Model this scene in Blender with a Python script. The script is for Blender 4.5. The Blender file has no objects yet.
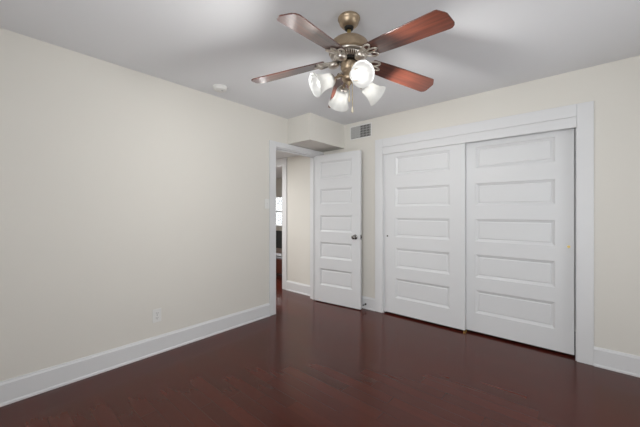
import bpy, bmesh, math, random
from mathutils import Vector, Matrix

random.seed(7)
scene = bpy.context.scene
COL = scene.collection
R = math.radians

# ------------------------------------------------------------------ camera, world, daylight, exposure
CAM = (2.81, 0.0, 1.245)
cam_data = bpy.data.cameras.new('camera')
cam_data.sensor_width = 36.0
cam_data.lens = 298.2 / 640 * 36.0
cam_data.shift_y = -1.6 / 640
cam_data.clip_start = 0.02
cam = bpy.data.objects.new('camera', cam_data)
COL.objects.link(cam)
cam.location = CAM
cam.rotation_euler = (R(90), 0, R(41.08))
scene.camera = cam

world = bpy.data.worlds.new('daylight_sky')
scene.world = world
world.use_nodes = True
wb = world.node_tree.nodes['Background']
wb.inputs['Color'].default_value = (0.90, 0.95, 1.0, 1)
wb.inputs['Strength'].default_value = 1.0

def area(name, loc, rot, sx, sy, power, color=(1, 1, 1)):
    d = bpy.data.lights.new(name, 'AREA')
    d.shape = 'RECTANGLE'; d.size = sx; d.size_y = sy; d.energy = power; d.color = color
    o = bpy.data.objects.new(name, d); COL.objects.link(o)
    o.location = loc; o.rotation_euler = rot
    return o

# added fill standing in for daylight, at invented windows behind and beside the camera
area('added_rear_fill', (2.6, -1.97, 1.15), (R(116), 0, 0), 1.9, 1.4, 68, (0.96, 0.985, 1.0))
area('added_side_fill', (4.52, 1.75, 1.15), (R(118), 0, R(90)), 1.5, 1.4, 19, (0.96, 0.985, 1.0))
# hall and far room: added unseen lights that brighten them, and window daylight
area('hall_fill_light', (-1.2, 2.0, 2.09), (0, 0, 0), 0.5, 0.5, 32, (1.0, 1.0, 1.0))
area('far_room_fill_light', (-1.0, 5.7, 2.40), (0, 0, 0), 0.6, 0.6, 70, (1.0, 0.99, 0.97))
area('far_room_daylight', (-5.1, 7.15, 1.35), (R(-90), 0, 0), 1.3, 1.2, 40, (1.0, 0.99, 0.97))

scene.view_settings.view_transform = 'Standard'
scene.view_settings.look = 'None'
scene.view_settings.gamma = 1.0
scene.view_settings.use_curve_mapping = False
scene.view_settings.exposure = 0.0

# ------------------------------------------------------------------ materials
def mat(name, color, rough=0.5, metal=0.0, spec=0.5, noise=0.0, nscale=30.0, bump=0.0, bscale=200.0, coat=0.0):
    m = bpy.data.materials.new(name); m.use_nodes = True
    nt = m.node_tree; b = nt.nodes['Principled BSDF']
    b.inputs['Base Color'].default_value = (*color, 1)
    b.inputs['Roughness'].default_value = rough
    b.inputs['Metallic'].default_value = metal
    b.inputs['Specular IOR Level'].default_value = spec
    b.inputs['Coat Weight'].default_value = coat
    tc = nt.nodes.new('ShaderNodeTexCoord')
    if noise > 0:
        n = nt.nodes.new('ShaderNodeTexNoise'); n.inputs['Scale'].default_value = nscale; n.inputs['Detail'].default_value = 4
        nt.links.new(tc.outputs['Object'], n.inputs['Vector'])
        r = nt.nodes.new('ShaderNodeMapRange')
        r.inputs['To Min'].default_value = 1 - noise; r.inputs['To Max'].default_value = 1 + noise
        nt.links.new(n.outputs['Fac'], r.inputs['Value'])
        mx = nt.nodes.new('ShaderNodeVectorMath'); mx.operation = 'SCALE'
        mx.inputs[0].default_value = color
        nt.links.new(r.outputs['Result'], mx.inputs['Scale'])
        nt.links.new(mx.outputs['Vector'], b.inputs['Base Color'])
    if bump > 0:
        n2 = nt.nodes.new('ShaderNodeTexNoise'); n2.inputs['Scale'].default_value = bscale
        nt.links.new(tc.outputs['Object'], n2.inputs['Vector'])
        bp = nt.nodes.new('ShaderNodeBump'); bp.inputs['Strength'].default_value = bump; bp.inputs['Distance'].default_value = 0.002
        nt.links.new(n2.outputs['Fac'], bp.inputs['Height'])
        nt.links.new(bp.outputs['Normal'], b.inputs['Normal'])
    return m

def emit(name, color, strength):
    m = bpy.data.materials.new(name); m.use_nodes = True
    nt = m.node_tree; nt.nodes.clear()
    e = nt.nodes.new('ShaderNodeEmission'); e.inputs['Color'].default_value = (*color, 1); e.inputs['Strength'].default_value = strength
    o = nt.nodes.new('ShaderNodeOutputMaterial'); nt.links.new(e.outputs[0], o.inputs[0])
    return m

M_WALL = mat('wall_paint', (0.725, 0.705, 0.655), 0.75, spec=0.25, noise=0.012, nscale=3, bump=0.08, bscale=350)
M_CEIL = mat('ceiling_paint', (0.79, 0.80, 0.82), 0.9, spec=0.15, bump=0.08, bscale=300)
M_TRIM = mat('white_trim_paint', (0.72, 0.727, 0.737), 0.42, spec=0.4, noise=0.008, nscale=5)
M_DOOR = mat('white_door_paint', (0.715, 0.725, 0.735), 0.40, spec=0.4, noise=0.008, nscale=5)
M_PLASTIC = mat('white_plastic', (0.76, 0.76, 0.74), 0.35)
M_SLOT = mat('dark_slot', (0.03, 0.03, 0.03), 0.6)
M_BRONZE = mat('antique_brass', (0.42, 0.325, 0.225), 0.40, metal=0.8, noise=0.22, nscale=40)
M_BRONZE_D = mat('dark_antique_brass', (0.17, 0.125, 0.09), 0.4, metal=0.85, noise=0.25, nscale=60)
M_IRON = mat('pale_pewter', (0.62, 0.57, 0.51), 0.3, metal=0.85, noise=0.15, nscale=80)
M_NICKEL = mat('brushed_nickel', (0.27, 0.265, 0.255), 0.25, metal=1.0)
M_DARKMETAL = mat('dark_metal', (0.05, 0.048, 0.045), 0.4, metal=0.8)
M_BRASS = mat('polished_brass', (0.55, 0.42, 0.16), 0.3, metal=1.0)
M_FOB = mat('ivory_fob', (0.80, 0.72, 0.56), 0.4)
M_VENT = mat('vent_grey_enamel', (0.50, 0.50, 0.49), 0.5)
M_BLACK = mat('black_mesh_fabric', (0.012, 0.012, 0.013), 0.7, noise=0.2, nscale=90)
M_SEAT = mat('grey_seat_fabric', (0.30, 0.30, 0.33), 0.8, noise=0.1, nscale=90)
M_BULB = emit('lit_bulb', (1.0, 0.98, 0.95), 3.8)

def shade_mat():
    m = bpy.data.materials.new('frosted_glass_shade'); m.use_nodes = True
    nt = m.node_tree; b = nt.nodes['Principled BSDF']
    b.inputs['Base Color'].default_value = (0.86, 0.87, 0.87, 1); b.inputs['Roughness'].default_value = 0.35
    t = nt.nodes.new('ShaderNodeBsdfTranslucent'); t.inputs['Color'].default_value = (0.9, 0.9, 0.88, 1)
    mx = nt.nodes.new('ShaderNodeMixShader'); mx.inputs[0].default_value = 0.6
    nt.links.new(b.outputs[0], mx.inputs[1]); nt.links.new(t.outputs[0], mx.inputs[2])
    nt.links.new(mx.outputs[0], nt.nodes['Material Output'].inputs[0])
    return m
M_SHADE = shade_mat()

def glass_mat():
    m = bpy.data.materials.new('window_glass'); m.use_nodes = True
    nt = m.node_tree; nt.nodes.clear()
    t = nt.nodes.new('ShaderNodeBsdfTransparent'); g = nt.nodes.new('ShaderNodeBsdfGlossy'); g.inputs['Roughness'].default_value = 0.02
    f = nt.nodes.new('ShaderNodeFresnel'); f.inputs['IOR'].default_value = 1.3
    mx = nt.nodes.new('ShaderNodeMixShader'); o = nt.nodes.new('ShaderNodeOutputMaterial')
    nt.links.new(f.outputs[0], mx.inputs[0]); nt.links.new(t.outputs[0], mx.inputs[1]); nt.links.new(g.outputs[0], mx.inputs[2])
    nt.links.new(mx.outputs[0], o.inputs[0])
    return m
M_GLASS = glass_mat()

def floor_mat():
    m = bpy.data.materials.new('cherry_wood_floor'); m.use_nodes = True
    nt = m.node_tree; L = nt.links.new; b = nt.nodes['Principled BSDF']
    N = nt.nodes.new
    tc = N('ShaderNodeTexCoord'); sp = N('ShaderNodeSeparateXYZ'); L(tc.outputs['Object'], sp.inputs[0])
    def math_(op, a, c=None):
        n = N('ShaderNodeMath'); n.operation = op
        for i, v in enumerate((a, c)):
            if v is None: continue
            if isinstance(v, (int, float)): n.inputs[i].default_value = v
            else: L(v, n.inputs[i])
        return n.outputs[0]
    rowf = math_('DIVIDE', sp.outputs['Y'], 0.092); row = math_('FLOOR', rowf)
    wn = N('ShaderNodeTexWhiteNoise'); wn.noise_dimensions = '1D'; L(row, wn.inputs['W'])
    off = math_('MULTIPLY', wn.outputs['Value'], 7.0)
    bf = math_('ADD', math_('DIVIDE', sp.outputs['X'], 0.85), off); brd = math_('FLOOR', bf)
    cb = N('ShaderNodeCombineXYZ'); L(row, cb.inputs[0]); L(brd, cb.inputs[1])
    w2 = N('ShaderNodeTexWhiteNoise'); w2.noise_dimensions = '2D'; L(cb.outputs[0], w2.inputs['Vector'])
    # grain stretched along the boards, shifted per board
    mp = N('ShaderNodeMapping'); mp.inputs['Scale'].default_value = (1.6, 30, 1); L(tc.outputs['Object'], mp.inputs['Vector'])
    ad = N('ShaderNodeVectorMath'); ad.operation = 'ADD'; L(mp.outputs[0], ad.inputs[0])
    sc = N('ShaderNodeVectorMath'); sc.operation = 'SCALE'; L(w2.outputs['Color'], sc.inputs[0]); sc.inputs['Scale'].default_value = 40
    L(sc.outputs[0], ad.inputs[1])
    gr = N('ShaderNodeTexNoise'); gr.inputs['Scale'].default_value = 1.0; gr.inputs['Detail'].default_value = 6; L(ad.outputs[0], gr.inputs['Vector'])
    fac = math_('ADD', math_('MULTIPLY', w2.outputs['Value'], 0.55), math_('MULTIPLY', gr.outputs['Fac'], 0.5))
    rp = N('ShaderNodeValToRGB'); L(fac, rp.inputs[0])
    e = rp.color_ramp.elements
    e[0].position = 0.1; e[0].color = (0.055, 0.0105, 0.0070, 1)
    e[1].position = 0.95; e[1].color = (0.088, 0.0140, 0.0080, 1)
    x = e.new(0.55); x.color = (0.070, 0.0120, 0.0075, 1)
    # seams
    fy = math_('FRACT', rowf); fx = math_('FRACT', bf)
    sy = math_('LESS_THAN', fy, 0.022); sx = math_('LESS_THAN', fx, 0.003)
    seam = math_('MAXIMUM', sy, sx)
    mx = N('ShaderNodeMix'); mx.data_type = 'RGBA'
    L(math_('MULTIPLY', seam, 0.45), mx.inputs[0]); L(rp.outputs[0], mx.inputs[6]); mx.inputs[7].default_value = (0.02, 0.006, 0.005, 1)
    L(mx.outputs[2], b.inputs['Base Color'])
    b.inputs['Roughness'].default_value = 0.18; b.inputs['Specular Tint'].default_value = (1.0, 0.74, 0.62, 1)
    b.inputs['Specular IOR Level'].default_value = 0.42
    return m
M_FLOOR = floor_mat()

def blade_mat():
    m = bpy.data.materials.new('cherry_blade_wood'); m.use_nodes = True
    nt = m.node_tree; L = nt.links.new; b = nt.nodes['Principled BSDF']; N = nt.nodes.new
    tc = N('ShaderNodeTexCoord'); mp = N('ShaderNodeMapping'); mp.inputs['Scale'].default_value = (3, 55, 8); L(tc.outputs['Object'], mp.inputs['Vector'])
    gr = N('ShaderNodeTexNoise'); gr.inputs['Scale'].default_value = 1; gr.inputs['Detail'].default_value = 5; L(mp.outputs[0], gr.inputs['Vector'])
    rp = N('ShaderNodeValToRGB'); L(gr.outputs['Fac'], rp.inputs[0]); e = rp.color_ramp.elements
    e[0].position = 0.3; e[0].color = (0.055, 0.0135, 0.009, 1); e[1].position = 0.7; e[1].color = (0.165, 0.046, 0.025, 1)
    L(rp.outputs[0], b.inputs['Base Color'])
    b.inputs['Roughness'].default_value = 0.30
    b.inputs['Coat Weight'].default_value = 1.0; b.inputs['Coat Roughness'].default_value = 0.16
    return m
M_BLADE = blade_mat()

# ------------------------------------------------------------------ mesh helpers
def link(name, bm, m, parent=None, smooth=False, loc=None, rot=None, bevel=0.0):
    me = bpy.data.meshes.new(name)
    bmesh.ops.recalc_face_normals(bm, faces=bm.faces[:])
    if smooth:
        for f in bm.faces: f.smooth = True
        for e in bm.edges:
            if len(e.link_faces) == 2 and e.calc_face_angle(0) > R(38): e.smooth = False
    bm.to_mesh(me); bm.free()
    me.materials.append(m)
    o = bpy.data.objects.new(name, me); COL.objects.link(o)
    if parent is not None: o.parent = parent
    if loc is not None: o.location = loc
    if rot is not None: o.rotation_euler = rot
    if bevel > 0:
        md = o.modifiers.new('edge', 'BEVEL'); md.width = bevel; md.segments = 2; md.limit_method = 'ANGLE'
    return o

def empty(name, loc, rotz=0.0):
    o = bpy.data.objects.new(name, None); COL.objects.link(o)
    o.location = loc; o.rotation_euler = (0, 0, rotz); o.empty_display_size = 0.1
    return o

def tag(o, label, cat, group=None, kind=None):
    o['label'] = label; o['category'] = cat
    if group: o['group'] = group
    if kind: o['kind'] = kind
    return o

def box(bm, x0, x1, y0, y1, z0, z1):
    v = [bm.verts.new((x, y, z)) for x in (x0, x1) for y in (y0, y1) for z in (z0, z1)]
    for f in ((0, 1, 3, 2), (4, 6, 7, 5), (0, 4, 5, 1), (2, 3, 7, 6), (0, 2, 6, 4), (1, 5, 7, 3)):
        bm.faces.new([v[i] for i in f])
    return bm

def boxes(*bs):
    bm = bmesh.new()
    for b in bs: box(bm, *b)
    return bm

def lathe(bm, prof, n=32, M=Matrix.Identity(4), cap=True):
    rings = []
    for r, z in prof:
        if r < 1e-6: rings.append([bm.verts.new(M @ Vector((0, 0, z)))])
        else: rings.append([bm.verts.new(M @ Vector((r * math.cos(2 * math.pi * i / n), r * math.sin(2 * math.pi * i / n), z))) for i in range(n)])
    for a, b in zip(rings, rings[1:]):
        for i in range(n):
            j = (i + 1) % n
            if len(a) == 1 and len(b) == 1: continue
            if len(a) == 1: bm.faces.new([a[0], b[j], b[i]])
            elif len(b) == 1: bm.faces.new([a[i], a[j], b[0]])
            else: bm.faces.new([a[i], a[j], b[j], b[i]])
    if cap:
        for r in (rings[0], rings[-1]):
            if len(r) > 1: bm.faces.new(r)
    return bm

def tube(bm, pts, rad, n=10, closed=False):
    pts = [Vector(p) for p in pts]; rings = []; k = len(pts)
    prev = None
    for i, p in enumerate(pts):
        if closed: t = pts[(i + 1) % k] - pts[(i - 1) % k]
        else: t = pts[min(i + 1, k - 1)] - pts[max(i - 1, 0)]
        t.normalize()
        up = prev if prev is not None else (Vector((0, 0, 1)) if abs(t.z) < 0.9 else Vector((1, 0, 0)))
        s = t.cross(up); 
        if s.length < 1e-5: s = t.cross(Vector((0, 1, 0)))
        s.normalize(); u = s.cross(t).normalized(); prev = u
        r = rad[i] if isinstance(rad, (list, tuple)) else rad
        rings.append([bm.verts.new(p + r * (math.cos(2 * math.pi * j / n) * s + math.sin(2 * math.pi * j / n) * u)) for j in range(n)])
    m = k if closed else k - 1
    for i in range(m):
        a, b = rings[i], rings[(i + 1) % k]
        for j in range(n):
            q = (j + 1) % n
            bm.faces.new([a[j], a[q], b[q], b[j]])
    if not closed:
        bm.faces.new(rings[0]); bm.faces.new(rings[-1])
    return bm

def ball(bm, c, r, seg=12, scale=(1, 1, 1)):
    bmesh.ops.create_uvsphere(bm, u_segments=seg, v_segments=max(6, seg // 2), radius=r,
                              matrix=Matrix.Translation(c) @ Matrix.Diagonal((*scale, 1)))
    return bm

def struct(name, bm, m, label, cat, bevel=0.0):
    return tag(link(name, bm, m, bevel=bevel), label, cat, kind='structure')

# ------------------------------------------------------------------ the setting
HC = 2.43            # bedroom ceiling
HH = 2.11            # lowered hall ceiling = underside of the corner soffit
YB = 3.29            # closet wall
YH = 3.245           # hall wall
D0, D1, DT = 2.388, 3.155, 2.04   # bedroom doorway
CX0, CX1, CT = 0.975, 2.79, 2.04 # closet opening
XR, YR = 4.30, -1.80

struct('floor', boxes((-6.2, XR + .15, YR - .15, 7.1, -.06, 0)), M_FLOOR,
       'glossy dark cherry wood plank floor running through bedroom and hall', 'floor')
struct('ceiling', boxes((-.12, XR + .15, YR - .15, 4.2, HC, HC + .08)), M_CEIL, 'plain pale grey bedroom ceiling the fan hangs from', 'ceiling')
struct('ceiling_hall', boxes((-2.35, -.12, .7, YH, HH, HH + .08)), M_CEIL, 'lowered ceiling of the hall beyond the open doorway', 'ceiling')
struct('ceiling_far_room', boxes((-6.2, -.12, YH + .12, 7.1, HC, HC + .08)), M_CEIL, 'ceiling of the far room seen through the hall', 'ceiling')

struct('wall_left', boxes((-.12, 0, YR - .15, D0, 0, HC), (-.12, 0, D0, D1, DT, HC), (-.12, 0, D1, 4.2, 0, HC)), M_WALL,
       'long plain beige wall with the power outlet and open doorway', 'wall')
struct('wall_back', boxes((0, CX0, YB, YB + .12, 0, HC), (CX0, CX1, YB, YB + .12, CT, HC), (CX1, XR + .15, YB, YB + .12, 0, HC)), M_WALL,
       'beige wall around the closet with the air vent high up', 'wall')
# wall behind the camera and side wall, each with an opening added for light
struct('wall_rear', boxes((0, 1.65, YR - .12, YR, 0, HC), (3.55, XR + .15, YR - .12, YR, 0, HC), (1.65, 3.55, YR - .12, YR, 0, .45), (1.65, 3.55, YR - .12, YR, 1.85, HC)), M_WALL,
       'beige wall behind the viewer, its window opening added for light', 'wall')
struct('wall_right', boxes((XR, XR + .12, YR, 1.0, 0, HC), (XR, XR + .12, 2.5, YB, 0, HC), (XR, XR + .12, 1.0, 2.5, 0, .45), (XR, XR + .12, 1.0, 2.5, 1.85, HC)), M_WALL,
       'beige side wall beside the viewer, its window opening added for light', 'wall')
struct('wall_closet', boxes((0, XR + .15, 4.08, 4.2, 0, HC), (XR + .03, XR + .15, YB + .12, 4.08, 0, HC)), M_WALL, 'inside wall of the closet behind the sliding doors', 'wall')
struct('wall_hall', boxes((-.805, -.12, YH, YH + .12, 0, HC), (-1.65, -.805, YH, YH + .12, 2.02, HC), (-6.2, -1.65, YH, YH + .12, 0, HC)), M_WALL,
       'pale wall of the hall seen through the bedroom doorway', 'wall')
struct('wall_hall_end', boxes((-2.35, -2.23, .7, YH, 0, HH)), M_WALL, 'end wall of the hall opposite the bedroom doorway', 'wall')
struct('wall_hall_near', boxes((-2.23, -.12, .7, .82, 0, HH)), M_WALL, 'near wall of the hall behind the bedroom wall', 'wall')
struct('wall_far_room', boxes((-6.2, -5.7, 6.95, 7.07, 0, HC), (-4.5, -.12, 6.95, 7.07, 0, HC), (-5.7, -4.5, 6.95, 7.07, 0, .72), (-5.7, -4.5, 6.95, 7.07, 1.80, HC)), M_WALL,
       'bright window wall of the far room seen through the hall', 'wall')
struct('wall_far_room_side', boxes((-6.2, -6.08, YH + .12, 6.95, 0, HC), ), M_WALL, 'side wall of the far room', 'wall')
struct('wall_far_room_inner', boxes((-.12, -.0, 4.2, 7.07, 0, HC)), M_WALL, 'inner wall of the far room', 'wall')

struct('soffit', boxes((0, .385, 2.602, YB, HH, HC)), M_WALL,
       'boxed beige soffit in the ceiling corner above the open door', 'soffit')

def window(name, x0, x1, z0, z1, y, rotz, origin, label):
    """frame, sash bars and pane in a wall; local x along the wall, y through it"""
    root = empty(name, origin, rotz); tag(root, label, 'window', kind='structure')
    t = .05
    link('window_frame', boxes((x0, x1, y - .05, y + .05, z0, z0 + t), (x0, x1, y - .05, y + .05, z1 - t, z1),
                               (x0, x0 + t, y - .05, y + .05, z0 + t, z1 - t), (x1 - t, x1, y - .05, y + .05, z0 + t, z1 - t),
                               (x0 + t, x1 - t, y - .03, y + .03, (z0 + z1) / 2 - .02, (z0 + z1) / 2 + .02)), M_TRIM, root)
    link('window_pane', boxes((x0 + t, x1 - t, y - .004, y + .004, z0 + t, (z0 + z1) / 2 - .02), (x0 + t, x1 - t, y - .004, y + .004, (z0 + z1) / 2 + .02, z1 - t)), M_GLASS, root)
window('added_window_1', 1.65, 3.55, .45, 1.85, 0, 0, (0, YR - .06, 0), 'white framed window added behind the viewer to bring in light')  # unseen window, added for the rear fill to shine through
window('added_window_2', 1.0, 2.5, .45, 1.85, 0, R(90), (XR + .06, 0, 0), 'white framed window added beside the viewer to bring in light')  # likewise added out of view, for the side fill
window('window_3', -5.7, -4.5, .72, 1.80, 0, 0, (0, 7.01, 0), 'bright window in the far room beyond the hall')

# baseboards: board with a bevelled top and a small shoe at the floor
def base_bm(segs):
    """segs: (axis, a0, a1, wall coordinate, outward sign)"""
    bm = bmesh.new()
    prof = [(0, 0), (.024, 0), (.024, .012), (.016, .020), (.016, .134), (.010, .145), (.008, .153), (0, .153)]
    for ax, a0, a1, w, s in segs:
        r0, r1 = [], []
        for d, z in prof:
            for a, rr in ((a0, r0), (a1, r1)):
                rr.append(bm.verts.new((w + s * d, a, z) if ax == 'y' else (a, w + s * d, z)))
        n = len(prof)
        for i in range(n):
            j = (i + 1) % n
            bm.faces.new([r0[i], r0[j], r1[j], r1[i]])
        bm.faces.new(r0); bm.faces.new(r1)
    return bm
CW = .105
struct('baseboard_left', base_bm([('y', YR, D0 - .095, 0, 1)]), M_TRIM, 'white baseboard along the long plain beige wall', 'baseboard')
struct('baseboard_back', base_bm([('x', .024, CX0 - CW, YB, -1)]), M_TRIM, 'short white baseboard between the open door and the closet', 'baseboard')
struct('baseboard_right', base_bm([('x', CX1 + CW, XR, YB, -1)]), M_TRIM, 'white baseboard on the beige wall past the closet casing', 'baseboard')
struct('baseboard_side', base_bm([('y', YR, YB - .024, XR, -1)]), M_TRIM, 'white baseboard on the side wall out of view', 'baseboard')
struct('baseboard_hall', base_bm([('x', -.715, -.12, YH, -1)]), M_TRIM, 'white baseboard on the hall wall beyond the doorway', 'baseboard')

# casings and linings
ct = .018
struct('trim_1', boxes((0, ct, D0 - .095, D0, 0, DT + .065), (0, ct, D1, YB - .004, 0, DT + .065), (0, ct, D0, D1, DT, DT + .065)), M_TRIM,
       'white casing around the open doorway in the plain wall', 'door casing', bevel=.003)
struct('trim_2', boxes((-.12, -.0005, D0 - .0, D0 + .012, 0, DT - .012), (-.12, -.0005, D1 - .012, D1, 0, DT - .012), (-.12, -.0005, D0, D1, DT - .012, DT),
                       (-.075, -.040, D0 + .012, D0 + .024, 0, DT - .024), (-.075, -.040, D1 - .024, D1 - .012, 0, DT - .024), (-.075, -.040, D0 + .012, D1 - .012, DT - .024, DT - .012)), M_TRIM,
       'white jamb lining with door stop inside the open doorway', 'door jamb')
struct('trim_3', boxes((CX0 - CW, CX0, YB - ct, YB, 0, CT + .105), (CX1, CX1 + CW, YB - ct, YB, 0, CT + .105), (CX0, CX1, YB - ct, YB, CT, CT + .105)), M_TRIM,
       'wide white casing around the sliding closet doors', 'door casing', bevel=.003)
struct('trim_4', boxes((CX0, CX1, YB - .014, YB + .008, 1.952, CT - .001)), M_TRIM,
       'flat white board under the closet casing hiding the sliding track', 'track board', bevel=.002)
struct('trim_5', boxes((CX0 - .0, CX0 + .008, YB, YB + .12, 0, CT), (CX1 - .008, CX1, YB, YB + .12, 0, CT), (CX0 + .008, CX1 - .008, YB + .008, YB + .12, CT - .012, CT)), M_TRIM,
       'white jamb lining inside the closet opening', 'door jamb')
struct('trim_6', boxes((-.805, -.715, YH - ct, YH, 0, 2.109), (-1.755, -1.65, YH - ct, YH, 0, 2.109), (-1.65, -.805, YH - ct, YH, 2.02, 2.109)), M_TRIM,
       'white casing of the second opening at the end of the hall', 'door casing', bevel=.003)
struct('trim_7', boxes((-.815, -.805, YH - ct, YH + .12, 0, 2.008), (-1.65, -1.638, YH - ct, YH + .12, 0, 2.008), (-1.65, -.805, YH - ct, YH + .12, 2.008, 2.02)), M_TRIM,
       'white jamb of the second opening at the end of the hall', 'door jamb')

# ------------------------------------------------------------------ five-panel doors
PANELS = [(1.690, 1.905), (1.312, 1.535), (0.945, 1.172), (0.578, 0.810), (0.212, 0.447)]
def panel_door(W, z0, z1, T, px0, px1, panels=PANELS):
    bm = bmesh.new()
    def rect(x0, x1, za, zb, y): return [bm.verts.new(p) for p in ((x0, y, za), (x1, y, za), (x1, y, zb), (x0, y, zb))]
    for yf, s in ((0.0, 1), (T, -1)):
        bm.faces.new(rect(0, px0, z0, z1, yf)); bm.faces.new(rect(px1, W, z0, z1, yf))
        ps = sorted(panels); zs = z0
        for a, b in ps:
            bm.faces.new(rect(px0, px1, zs, a, yf)); zs = b
        bm.faces.new(rect(px0, px1, zs, z1, yf))
        for a, b in ps:
            prev = rect(px0, px1, a, b, yf)
            for ins, dep in ((.003, .005), (.024, .014), (.028, .014), (.033, .009)):
                cur = rect(px0 + ins, px1 - ins, a + ins, b - ins, yf + s * dep)
                for i in range(4):
                    j = (i + 1) % 4
                    bm.faces.new([prev[i], prev[j], cur[j], cur[i]])
                prev = cur
            bm.faces.new(prev)
    for q in (((0, z0), (0, z1)), ((W, z0), (W, z1)), ((0, z0), (W, z0)), ((0, z1), (W, z1))):
        (xa, za), (xb, zb) = q
        bm.faces.new([bm.verts.new(p) for p in ((xa, 0, za), (xb, 0, zb), (xb, T, zb), (xa, T, za))])
    bmesh.ops.remove_doubles(bm, verts=bm.verts[:], dist=1e-5)
    return bm

def finger_pull(root, x, z, m_ring, m_cup):
    """small round cup pull, ring and recessed centre"""
    Mx = Matrix.Translation((x, 0, z)) @ Matrix.Rotation(R(90), 4, 'X')
    p = link('finger_pull', lathe(bmesh.new(), [(0, .0), (.0095, .0), (.011, .0012), (.010, .003), (.0075, .003), (.006, .0012), (0, .0012)], 20, Mx), m_ring, root, smooth=True)
    link('pull_cup', lathe(bmesh.new(), [(0, .0013), (.0058, .0013), (.004, .0018), (0, .002)], 16, Mx), m_cup, p, smooth=True)
    return p

GW = .945
d1 = empty('sliding_closet_door', (.986, YB + .010, 0))
tag(d1, 'white five-panel sliding closet door next to the open door, in front of the other', 'closet door', 'sliding closet doors', kind='thing')
link('door_panel', panel_door(.93, .022, 1.975, .034, .153, .779), M_DOOR, d1)
finger_pull(d1, .045, .95, M_NICKEL, M_SLOT)
d2 = empty('sliding_closet_door', (1.852, YB + .054, 0))
tag(d2, 'white five-panel sliding closet door with a small brass pull, beside the bare wall', 'closet door', 'sliding closet doors', kind='thing')
link('door_panel', panel_door(.922, .022, 1.985, .034, .154, .792), M_DOOR, d2)
finger_pull(d2, .885, .945, M_BRASS, M_BRASS)
# floor guide between the two sliding doors
fg = link('floor_guide', boxes((1.900, 1.925, YB + .000, YB + .055, 0, .004), (1.902, 1.922, YB + .045, YB + .0525, .004, .020), (1.902, 1.922, YB + .001, YB + .0085, .004, .020)), M_BRASS)
tag(fg, 'tiny brass floor guide under the meeting edge of the closet doors', 'door guide')

# hinged bedroom door standing open
leaf = empty('door_1', (.006, 3.100, 0), math.atan2(.07, .715))
tag(leaf, 'white five-panel hinged door standing open in front of the corner', 'door', kind='structure')
LP = [(1.702, 1.932), (1.352, 1.558), (.976, 1.197), (.612, .832), (.242, .470)]
link('door_panel', panel_door(.718, .012, 2.026, .035, .096, .600, LP), M_DOOR, leaf)
def knob(side):
    s = -1 if side == 0 else 1
    y0 = 0 if side == 0 else .035
    Mx = Matrix.Translation((.648, y0, .925)) @ Matrix.Rotation(R(90) * (1 if side == 0 else -1), 4, 'X')
    k = link('door_knob', lathe(bmesh.new(), [(0, .014), (.010, .014), (.010, .030), (.016, .036), (.0255, .044), (.0275, .053), (.024, .061), (.014, .066), (0, .067)], 28, Mx), M_NICKEL, leaf, smooth=True)
    link('rose', lathe(bmesh.new(), [(0, 0), (.032, 0), (.032, .004), (.027, .009), (.012, .0145), (0, .0145)], 28, Mx), M_NICKEL, k, smooth=True)
knob(0); knob(1)
lp = link('latch_plate', boxes((.718, .7195, .005, .030, .895, .955), (.7195, .728, .011, .024, .915, .935)), M_DARKMETAL, leaf)
for z in (.22, 1.02, 1.80):
    hb = lathe(bmesh.new(), [(0, z - .045), (.006, z - .045), (.006, z + .045), (0, z + .045)], 12, Matrix.Translation((-.004, .040, 0)))
    link('hinge', hb, M_NICKEL, leaf, smooth=True)

# ------------------------------------------------------------------ ceiling fan
HX, HY = 1.748, 1.487
fan = empty('ceiling_fan', (HX, HY, 2.43))
tag(fan, 'five-blade ceiling fan with cherry wood blades, brass body and four lit glass shades', 'ceiling fan')
def Z(*prof): return [(r, z - 2.43) for r, z in prof]
link('canopy', lathe(bmesh.new(), Z((0, 2.4299), (.062, 2.4299), (.067, 2.424), (.067, 2.415), (.063, 2.410), (.062, 2.404), (.056, 2.388), (.044, 2.375), (.034, 2.369), (0, 2.369)), 40), M_BRONZE, fan, smooth=True)
link('canopy_collar', lathe(bmesh.new(), Z((0, 2.371), (.029, 2.371), (.026, 2.357), (.018, 2.353), (0, 2.353)), 28), M_DARKMETAL, fan, smooth=True)
link('downrod', lathe(bmesh.new(), Z((0, 2.356), (.0115, 2.356), (.0115, 2.318), (.019, 2.313), (.021, 2.296), (0, 2.296)), 20), M_BRASS, fan, smooth=True)
link('motor_housing', lathe(bmesh.new(), Z((0, 2.301), (.030, 2.301), (.064, 2.294), (.096, 2.281), (.115, 2.264), (.122, 2.246), (.122, 2.212), (.116, 2.205), (0, 2.205)), 56), M_BRONZE, fan, smooth=True)
link('motor_ring', lathe(bmesh.new(), Z((0, 2.206), (.112, 2.206), (.115, 2.200), (.112, 2.194), (.100, 2.193), (0, 2.193)), 56), M_IRON, fan, smooth=True)
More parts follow.
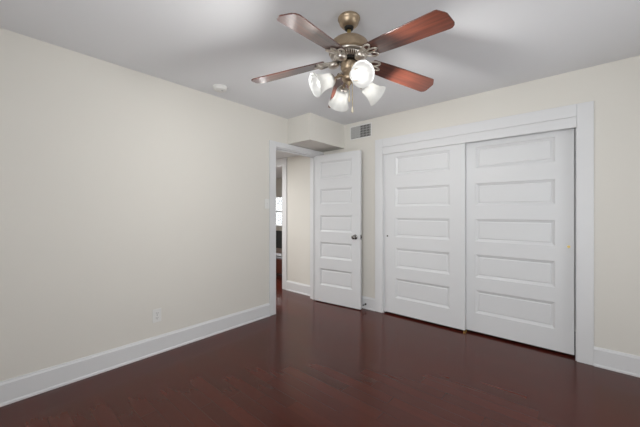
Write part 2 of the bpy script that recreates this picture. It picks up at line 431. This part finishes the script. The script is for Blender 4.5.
# vented lower motor skirt: ring of upright ribs over a dark core
core = link('motor_vent', lathe(bmesh.new(), Z((0, 2.194), (.080, 2.194), (.068, 2.172), (0, 2.172)), 40), M_BRONZE_D, fan, smooth=True)
rib = bmesh.new()
for i in range(40):
    a = 2 * math.pi * i / 40; c, s = math.cos(a), math.sin(a)
    tube(rib, [(.090 * c, .090 * s, 2.193 - 2.43), (.084 * c, .084 * s, 2.180 - 2.43), (.070 * c, .070 * s, 2.170 - 2.43)], .0030, 6)
link('vent_ribs', rib, M_IRON, core, smooth=True)
link('flywheel', lathe(bmesh.new(), Z((0, 2.172), (.066, 2.172), (.066, 2.158), (.052, 2.154), (0, 2.154)), 36), M_DARKMETAL, fan, smooth=True)
link('switch_housing', lathe(bmesh.new(), Z((0, 2.155), (.044, 2.155), (.050, 2.148), (.050, 2.118), (.044, 2.106), (.037, 2.098), (.037, 2.078), (.043, 2.070), (.043, 2.052), (.034, 2.040), (.018, 2.034), (.012, 2.022), (.006, 2.014), (0, 2.013)), 36), M_BRONZE, fan, smooth=True)

def blade_bm():
    """flat board seen in plan: x along the blade from the hub axis, chamfered tip, 6 mm thick"""
    bm = bmesh.new()
    out = [(.150, -.046), (.156, -.052), (.30, -.061), (.592, -.069), (.603, -.067), (.628, -.036), (.634, -.024), (.636, .042), (.630, .056), (.616, .067), (.604, .069), (.30, .061), (.156, .052), (.150, .046)]
    lo = [bm.verts.new((x, y, -.003)) for x, y in out]; hi = [bm.verts.new((x, y, .003)) for x, y in out]
    bm.faces.new(lo[::-1]); bm.faces.new(hi)
    for i in range(len(out)):
        j = (i + 1) % len(out)
        bm.faces.new([lo[i], lo[j], hi[j], hi[i]])
    return bm
def iron_bm():
    """open scrolled bracket under the blade root: curved neck, two side loops and a centre loop"""
    bm = bmesh.new()
    tube(bm, [(.052, 0, -.012), (.075, 0, -.020), (.100, 0, -.020), (.122, 0, -.010)], [.011, .010, .009, .009], 10)
    def loop(cx, cy, ax, ay, rot, r=.0048, z=-.009):
        pts = []
        for i in range(22):
            t = 2 * math.pi * i / 22
            x, y = ax * math.cos(t), ay * math.sin(t)
            pts.append((cx + x * math.cos(rot) - y * math.sin(rot), cy + x * math.sin(rot) + y * math.cos(rot), z))
        tube(bm, pts, r, 8, closed=True)
    loop(.158, .030, .040, .017, R(24)); loop(.158, -.030, .040, .017, R(-24)); loop(.170, 0, .046, .013, 0)
    ball(bm, Vector((.098, 0, -.020)), .036, 20, (1, 1, .62))
    tube(bm, [(.118, -.030, -.009), (.112, 0, -.012), (.118, .030, -.009)], [.006, .009, .006], 8)
    for x, y in ((.19, .042), (.19, -.042), (.21, 0)):
        ball(bm, Vector((x, y, -.008)), .007, 10, (1, 1, .6))
    return bm
b_me = i_me = None
DROOP = math.atan(.122); PITCH = R(-12)
for k in range(5):
    th = R(279.15 + 72 * k)
    if k == 0:
        bl = link('blade', blade_bm(), M_BLADE, fan, bevel=.0012); ir = link('blade_iron', iron_bm(), M_IRON, bl, smooth=True)
        bl0, ir0 = bl, ir
    else:
        bl = bl0.copy(); COL.objects.link(bl); bl.parent = fan
        ir = ir0.copy(); COL.objects.link(ir); ir.parent = bl
    sag = (.012, -.012, 0, 0, .004)[k]      # the blades do not hang quite level
    bl.location = (0, 0, 2.184 - 2.43)
    bl.rotation_mode = 'QUATERNION'
    bl.rotation_quaternion = (Matrix.Rotation(th, 4, 'Z') @ Matrix.Rotation(DROOP + sag / .62, 4, 'Y') @ Matrix.Rotation(PITCH, 4, 'X')).to_quaternion()

# light kit: four bell shades on curved arms
def shade_bm():
    bm = bmesh.new()
    prof = [(.030, 0), (.037, .006), (.040, .020), (.042, .045), (.047, .070), (.056, .093), (.069, .116), (.0705, .120),
            (.0675, .120), (.054, .095), (.0445, .071), (.0395, .045), (.0375, .020), (.034, .008), (.028, .003)]
    lathe(bm, prof, 40, cap=False)
    return bm
LAMP_W = 20
for k, (az, dn, rn) in enumerate(((-34, 22, .100), (62, 29, .100), (146, 38, .105), (240, 24, .110))):
    a = R(az); dx, dy = math.cos(a), math.sin(a)
    down = R(dn)
    neck = Vector((rn * dx, rn * dy, 2.036 - 2.43))
    ax = Vector((dx * math.cos(down), dy * math.cos(down), -math.sin(down)))
    q = ax.to_track_quat('Z', 'Y')
    arm = tube(bmesh.new(), [(.030 * dx, .030 * dy, 2.062 - 2.43), (.050 * dx, .050 * dy, 2.070 - 2.43), (.068 * dx, .068 * dy, 2.066 - 2.43), (.084 * dx, .084 * dy, 2.052 - 2.43), tuple(neck - ax * .006)], .0075, 10)
    link('lamp_arm', arm, M_BRONZE, fan, smooth=True)
    if k == 0:
        sh = link('lamp_shade', shade_bm(), M_SHADE, fan, smooth=True)
        so = link('socket_cup', lathe(bmesh.new(), [(0, -.014), (.012, -.014), (.024, -.010), (.031, -.004), (.033, .006), (.033, .016), (.0315, .016), (.029, .002), (0, .0)], 28), M_IRON, sh, smooth=True)
        bu = link('bulb', lathe(bmesh.new(), [(0, .001), (.013, .001), (.013, .024), (.019, .036), (.0265, .056), (.0285, .070), (.025, .084), (.014, .094), (0, .097)], 24), M_BULB, sh, smooth=True)
        first = (sh, so, bu)
    else:
        sh = first[0].copy(); COL.objects.link(sh); sh.parent = fan
        for c in first[1:]:
            d = c.copy(); COL.objects.link(d); d.parent = sh
    sp = bpy.data.lights.new('lamp_light', 'SPOT'); sp.energy = LAMP_W; sp.color = (1.0, 0.985, 0.96)
    sp.spot_size = R(176); sp.spot_blend = 0.8; sp.shadow_soft_size = 0.045
    so_ = bpy.data.objects.new('lamp_light', sp); COL.objects.link(so_); so_.parent = fan
    so_.location = neck + ax * .128; so_.rotation_mode = 'QUATERNION'; so_.rotation_quaternion = Vector((-dx, -dy, math.tan(R(16)))).to_track_quat('Z', 'Y')
    sh.location = neck; sh.rotation_mode = 'QUATERNION'; sh.rotation_quaternion = q

for cx, cy, zb in ((.010, -.012, 1.925), (.020, .008, 1.862)):
    bm = bmesh.new(); z = 2.062
    tube(bm, [(cx, cy, 2.058 - 2.43), (cx, cy, zb + .02 - 2.43)], .0012, 6)
    n = int((2.058 - zb - .02) / .008)
    for i in range(n): ball(bm, Vector((cx, cy, 2.055 - .008 * i - 2.43)), .0024, 6)
    pc = link('pull_chain', bm, M_BRASS, fan, smooth=True)
    link('chain_fob', lathe(bmesh.new(), [(0, zb + .022 - 2.43), (.003, zb + .021 - 2.43), (.0055, zb + .010 - 2.43), (.0075, zb - .006 - 2.43), (.005, zb - .014 - 2.43), (0, zb - .016 - 2.43)], 14, Matrix.Translation((cx, cy, 0))), M_FOB, pc, smooth=True)

# ------------------------------------------------------------------ small fittings
sd = empty('smoke_detector', (.236, 1.509, 2.43))
tag(sd, 'small round white smoke detector on the ceiling near the plain wall', 'smoke detector')
link('detector_body', lathe(bmesh.new(), [(0, 0), (.066, 0), (.066, -.010), (.060, -.014), (.056, -.030), (.045, -.036), (0, -.037)], 40), M_PLASTIC, sd, smooth=True)
link('test_button', lathe(bmesh.new(), [(0, -.0365), (.010, -.0365), (.009, -.039), (0, -.040)], 16, Matrix.Translation((.022, .012, 0))), M_VENT, sd, smooth=True)

vt = empty('wall_vent', (.648, YB, 2.295))
tag(vt, 'small grey louvred air vent high on the wall above the open door', 'air vent')
link('vent_backing', boxes((-.152, .152, -.002, -.0005, -.078, .078)), M_SLOT, vt)
link('vent_frame', boxes((-.168, .168, -.006, 0, .076, .090), (-.168, .168, -.006, 0, -.090, -.076), (-.168, -.150, -.006, 0, -.076, .076), (.150, .168, -.006, 0, -.076, .076)), M_PLASTIC, vt, bevel=.002)
for i in range(4):
    z = -.048 + .032 * i
    link('cross_bar', boxes((-.150, .150, -.005, -.003, z - .0035, z + .0035)), M_VENT, vt)
for i in range(14):
    x = -.139 + .0214 * i
    bm = bmesh.new(); box(bm, -.0085, .0085, -.0008, .0008, -.075, .075)
    bmesh.ops.rotate(bm, verts=bm.verts[:], cent=(0, 0, 0), matrix=Matrix.Rotation(R(50 if i < 7 else -30), 3, 'Z'))
    bmesh.ops.translate(bm, verts=bm.verts[:], vec=(x, -.012, 0))
    link('vent_fin', bm, M_VENT, vt)

ou = empty('power_outlet', (0, 1.036, .333))
tag(ou, 'white duplex power outlet low on the plain wall above the baseboard', 'power outlet')
link('cover_plate', boxes((0, .005, -.036, .036, -.058, .058)), M_PLASTIC, ou, bevel=.002)
for dz in (-.021, .021):
    f = link('socket_face', boxes((.005, .0065, -.017, .017, dz - .014, dz + .014)), M_VENT if False else M_PLASTIC, ou, bevel=.0006)
    link('socket_slots', boxes((.0065, .0069, -.0085, -.0060, dz - .002, dz + .008), (.0065, .0069, .0060, .0085, dz - .002, dz + .008), (.0065, .0069, -.0025, .0025, dz - .011, dz - .006)), M_SLOT, f)
link('screw', lathe(bmesh.new(), [(0, .005), (.003, .005), (.0025, .0062), (0, .0064)], 10, Matrix.Rotation(R(90), 4, 'Y')), M_NICKEL, ou, smooth=True)

sw = empty('light_switch', (0, 2.262, 1.342))
tag(sw, 'white light switch on the plain wall beside the doorway casing', 'light switch')
link('cover_plate', boxes((0, .005, -.036, .036, -.058, .058)), M_PLASTIC, sw, bevel=.002)
link('toggle', boxes((.005, .0062, -.006, .006, -.012, .012), (.0062, .014, -.004, .004, 0, .009)), M_PLASTIC, sw, bevel=.0008)

ds = empty('door_stop', (.735, YB - .016, .060))
tag(ds, 'small dark door stop on the baseboard behind the open door', 'door stop')
Mx = Matrix.Rotation(R(90), 4, 'X')
link('stop_base', lathe(bmesh.new(), [(0, 0), (.012, 0), (.012, .004), (0, .005)], 16, Mx), M_DARKMETAL, ds, smooth=True)
link('stop_rod', lathe(bmesh.new(), [(0, .004), (.004, .004), (.004, .050), (0, .050)], 12, Mx), M_DARKMETAL, ds, smooth=True)
link('rubber_tip', lathe(bmesh.new(), [(0, .049), (.008, .049), (.008, .060), (.005, .063), (0, .063)], 14, Mx), M_SLOT, ds, smooth=True)

# ------------------------------------------------------------------ far room: low cabinet with a small screen beyond the second opening
def cherry():
    return mat('dark_cherry_cabinet', (0.095, 0.022, 0.012), 0.35, noise=0.25, nscale=14)
M_CAB = cherry()
M_TOP = mat('grey_sheen_top', (0.24, 0.24, 0.27), 0.6)  # the grey is the window's reflection, put into the colour of the top
cb = empty('tv_cabinet', (-1.74, 4.02, 0))
tag(cb, 'low dark cherry wood cabinet in the far room, window sheen coloured grey into its top', 'cabinet')
link('cabinet_body', boxes((-.49, .49, -.185, .19, .05, .335)), M_CAB, cb, bevel=.003)
link('cabinet_top', boxes((-.51, .51, -.205, .20, .335, .360)), M_TOP, cb, bevel=.004)
for i in range(2):
    dr = link('cabinet_door', boxes((-.47 + .475 * i, -.005 + .475 * i, -.200, -.185, .06, .325)), M_CAB, cb, bevel=.003)
    link('door_knob', ball(bmesh.new(), Vector((-.04 + .08 * i, -.212, .20)), .013, 12), M_DARKMETAL, dr, smooth=True)
for x in (-.44, .44):
    for y in (-.15, .15):
        link('cabinet_foot', boxes((x - .025, x + .025, y - .025, y + .025, 0, .05)), M_CAB, cb, bevel=.002)
tv = empty('television', (-1.66, 4.0, .360))
tag(tv, 'small black flat screen on a thin stand in the far room', 'television')
link('screen_panel', boxes((-.30, .30, -.02, .015, .155, .505)), M_BLACK, tv, bevel=.005)
link('stand_neck', boxes((-.022, .022, -.012, .012, .012, .16)), M_DARKMETAL, tv, bevel=.003)
link('stand_foot', boxes((-.12, .12, -.08, .08, 0, .012)), M_DARKMETAL, tv, bevel=.003)
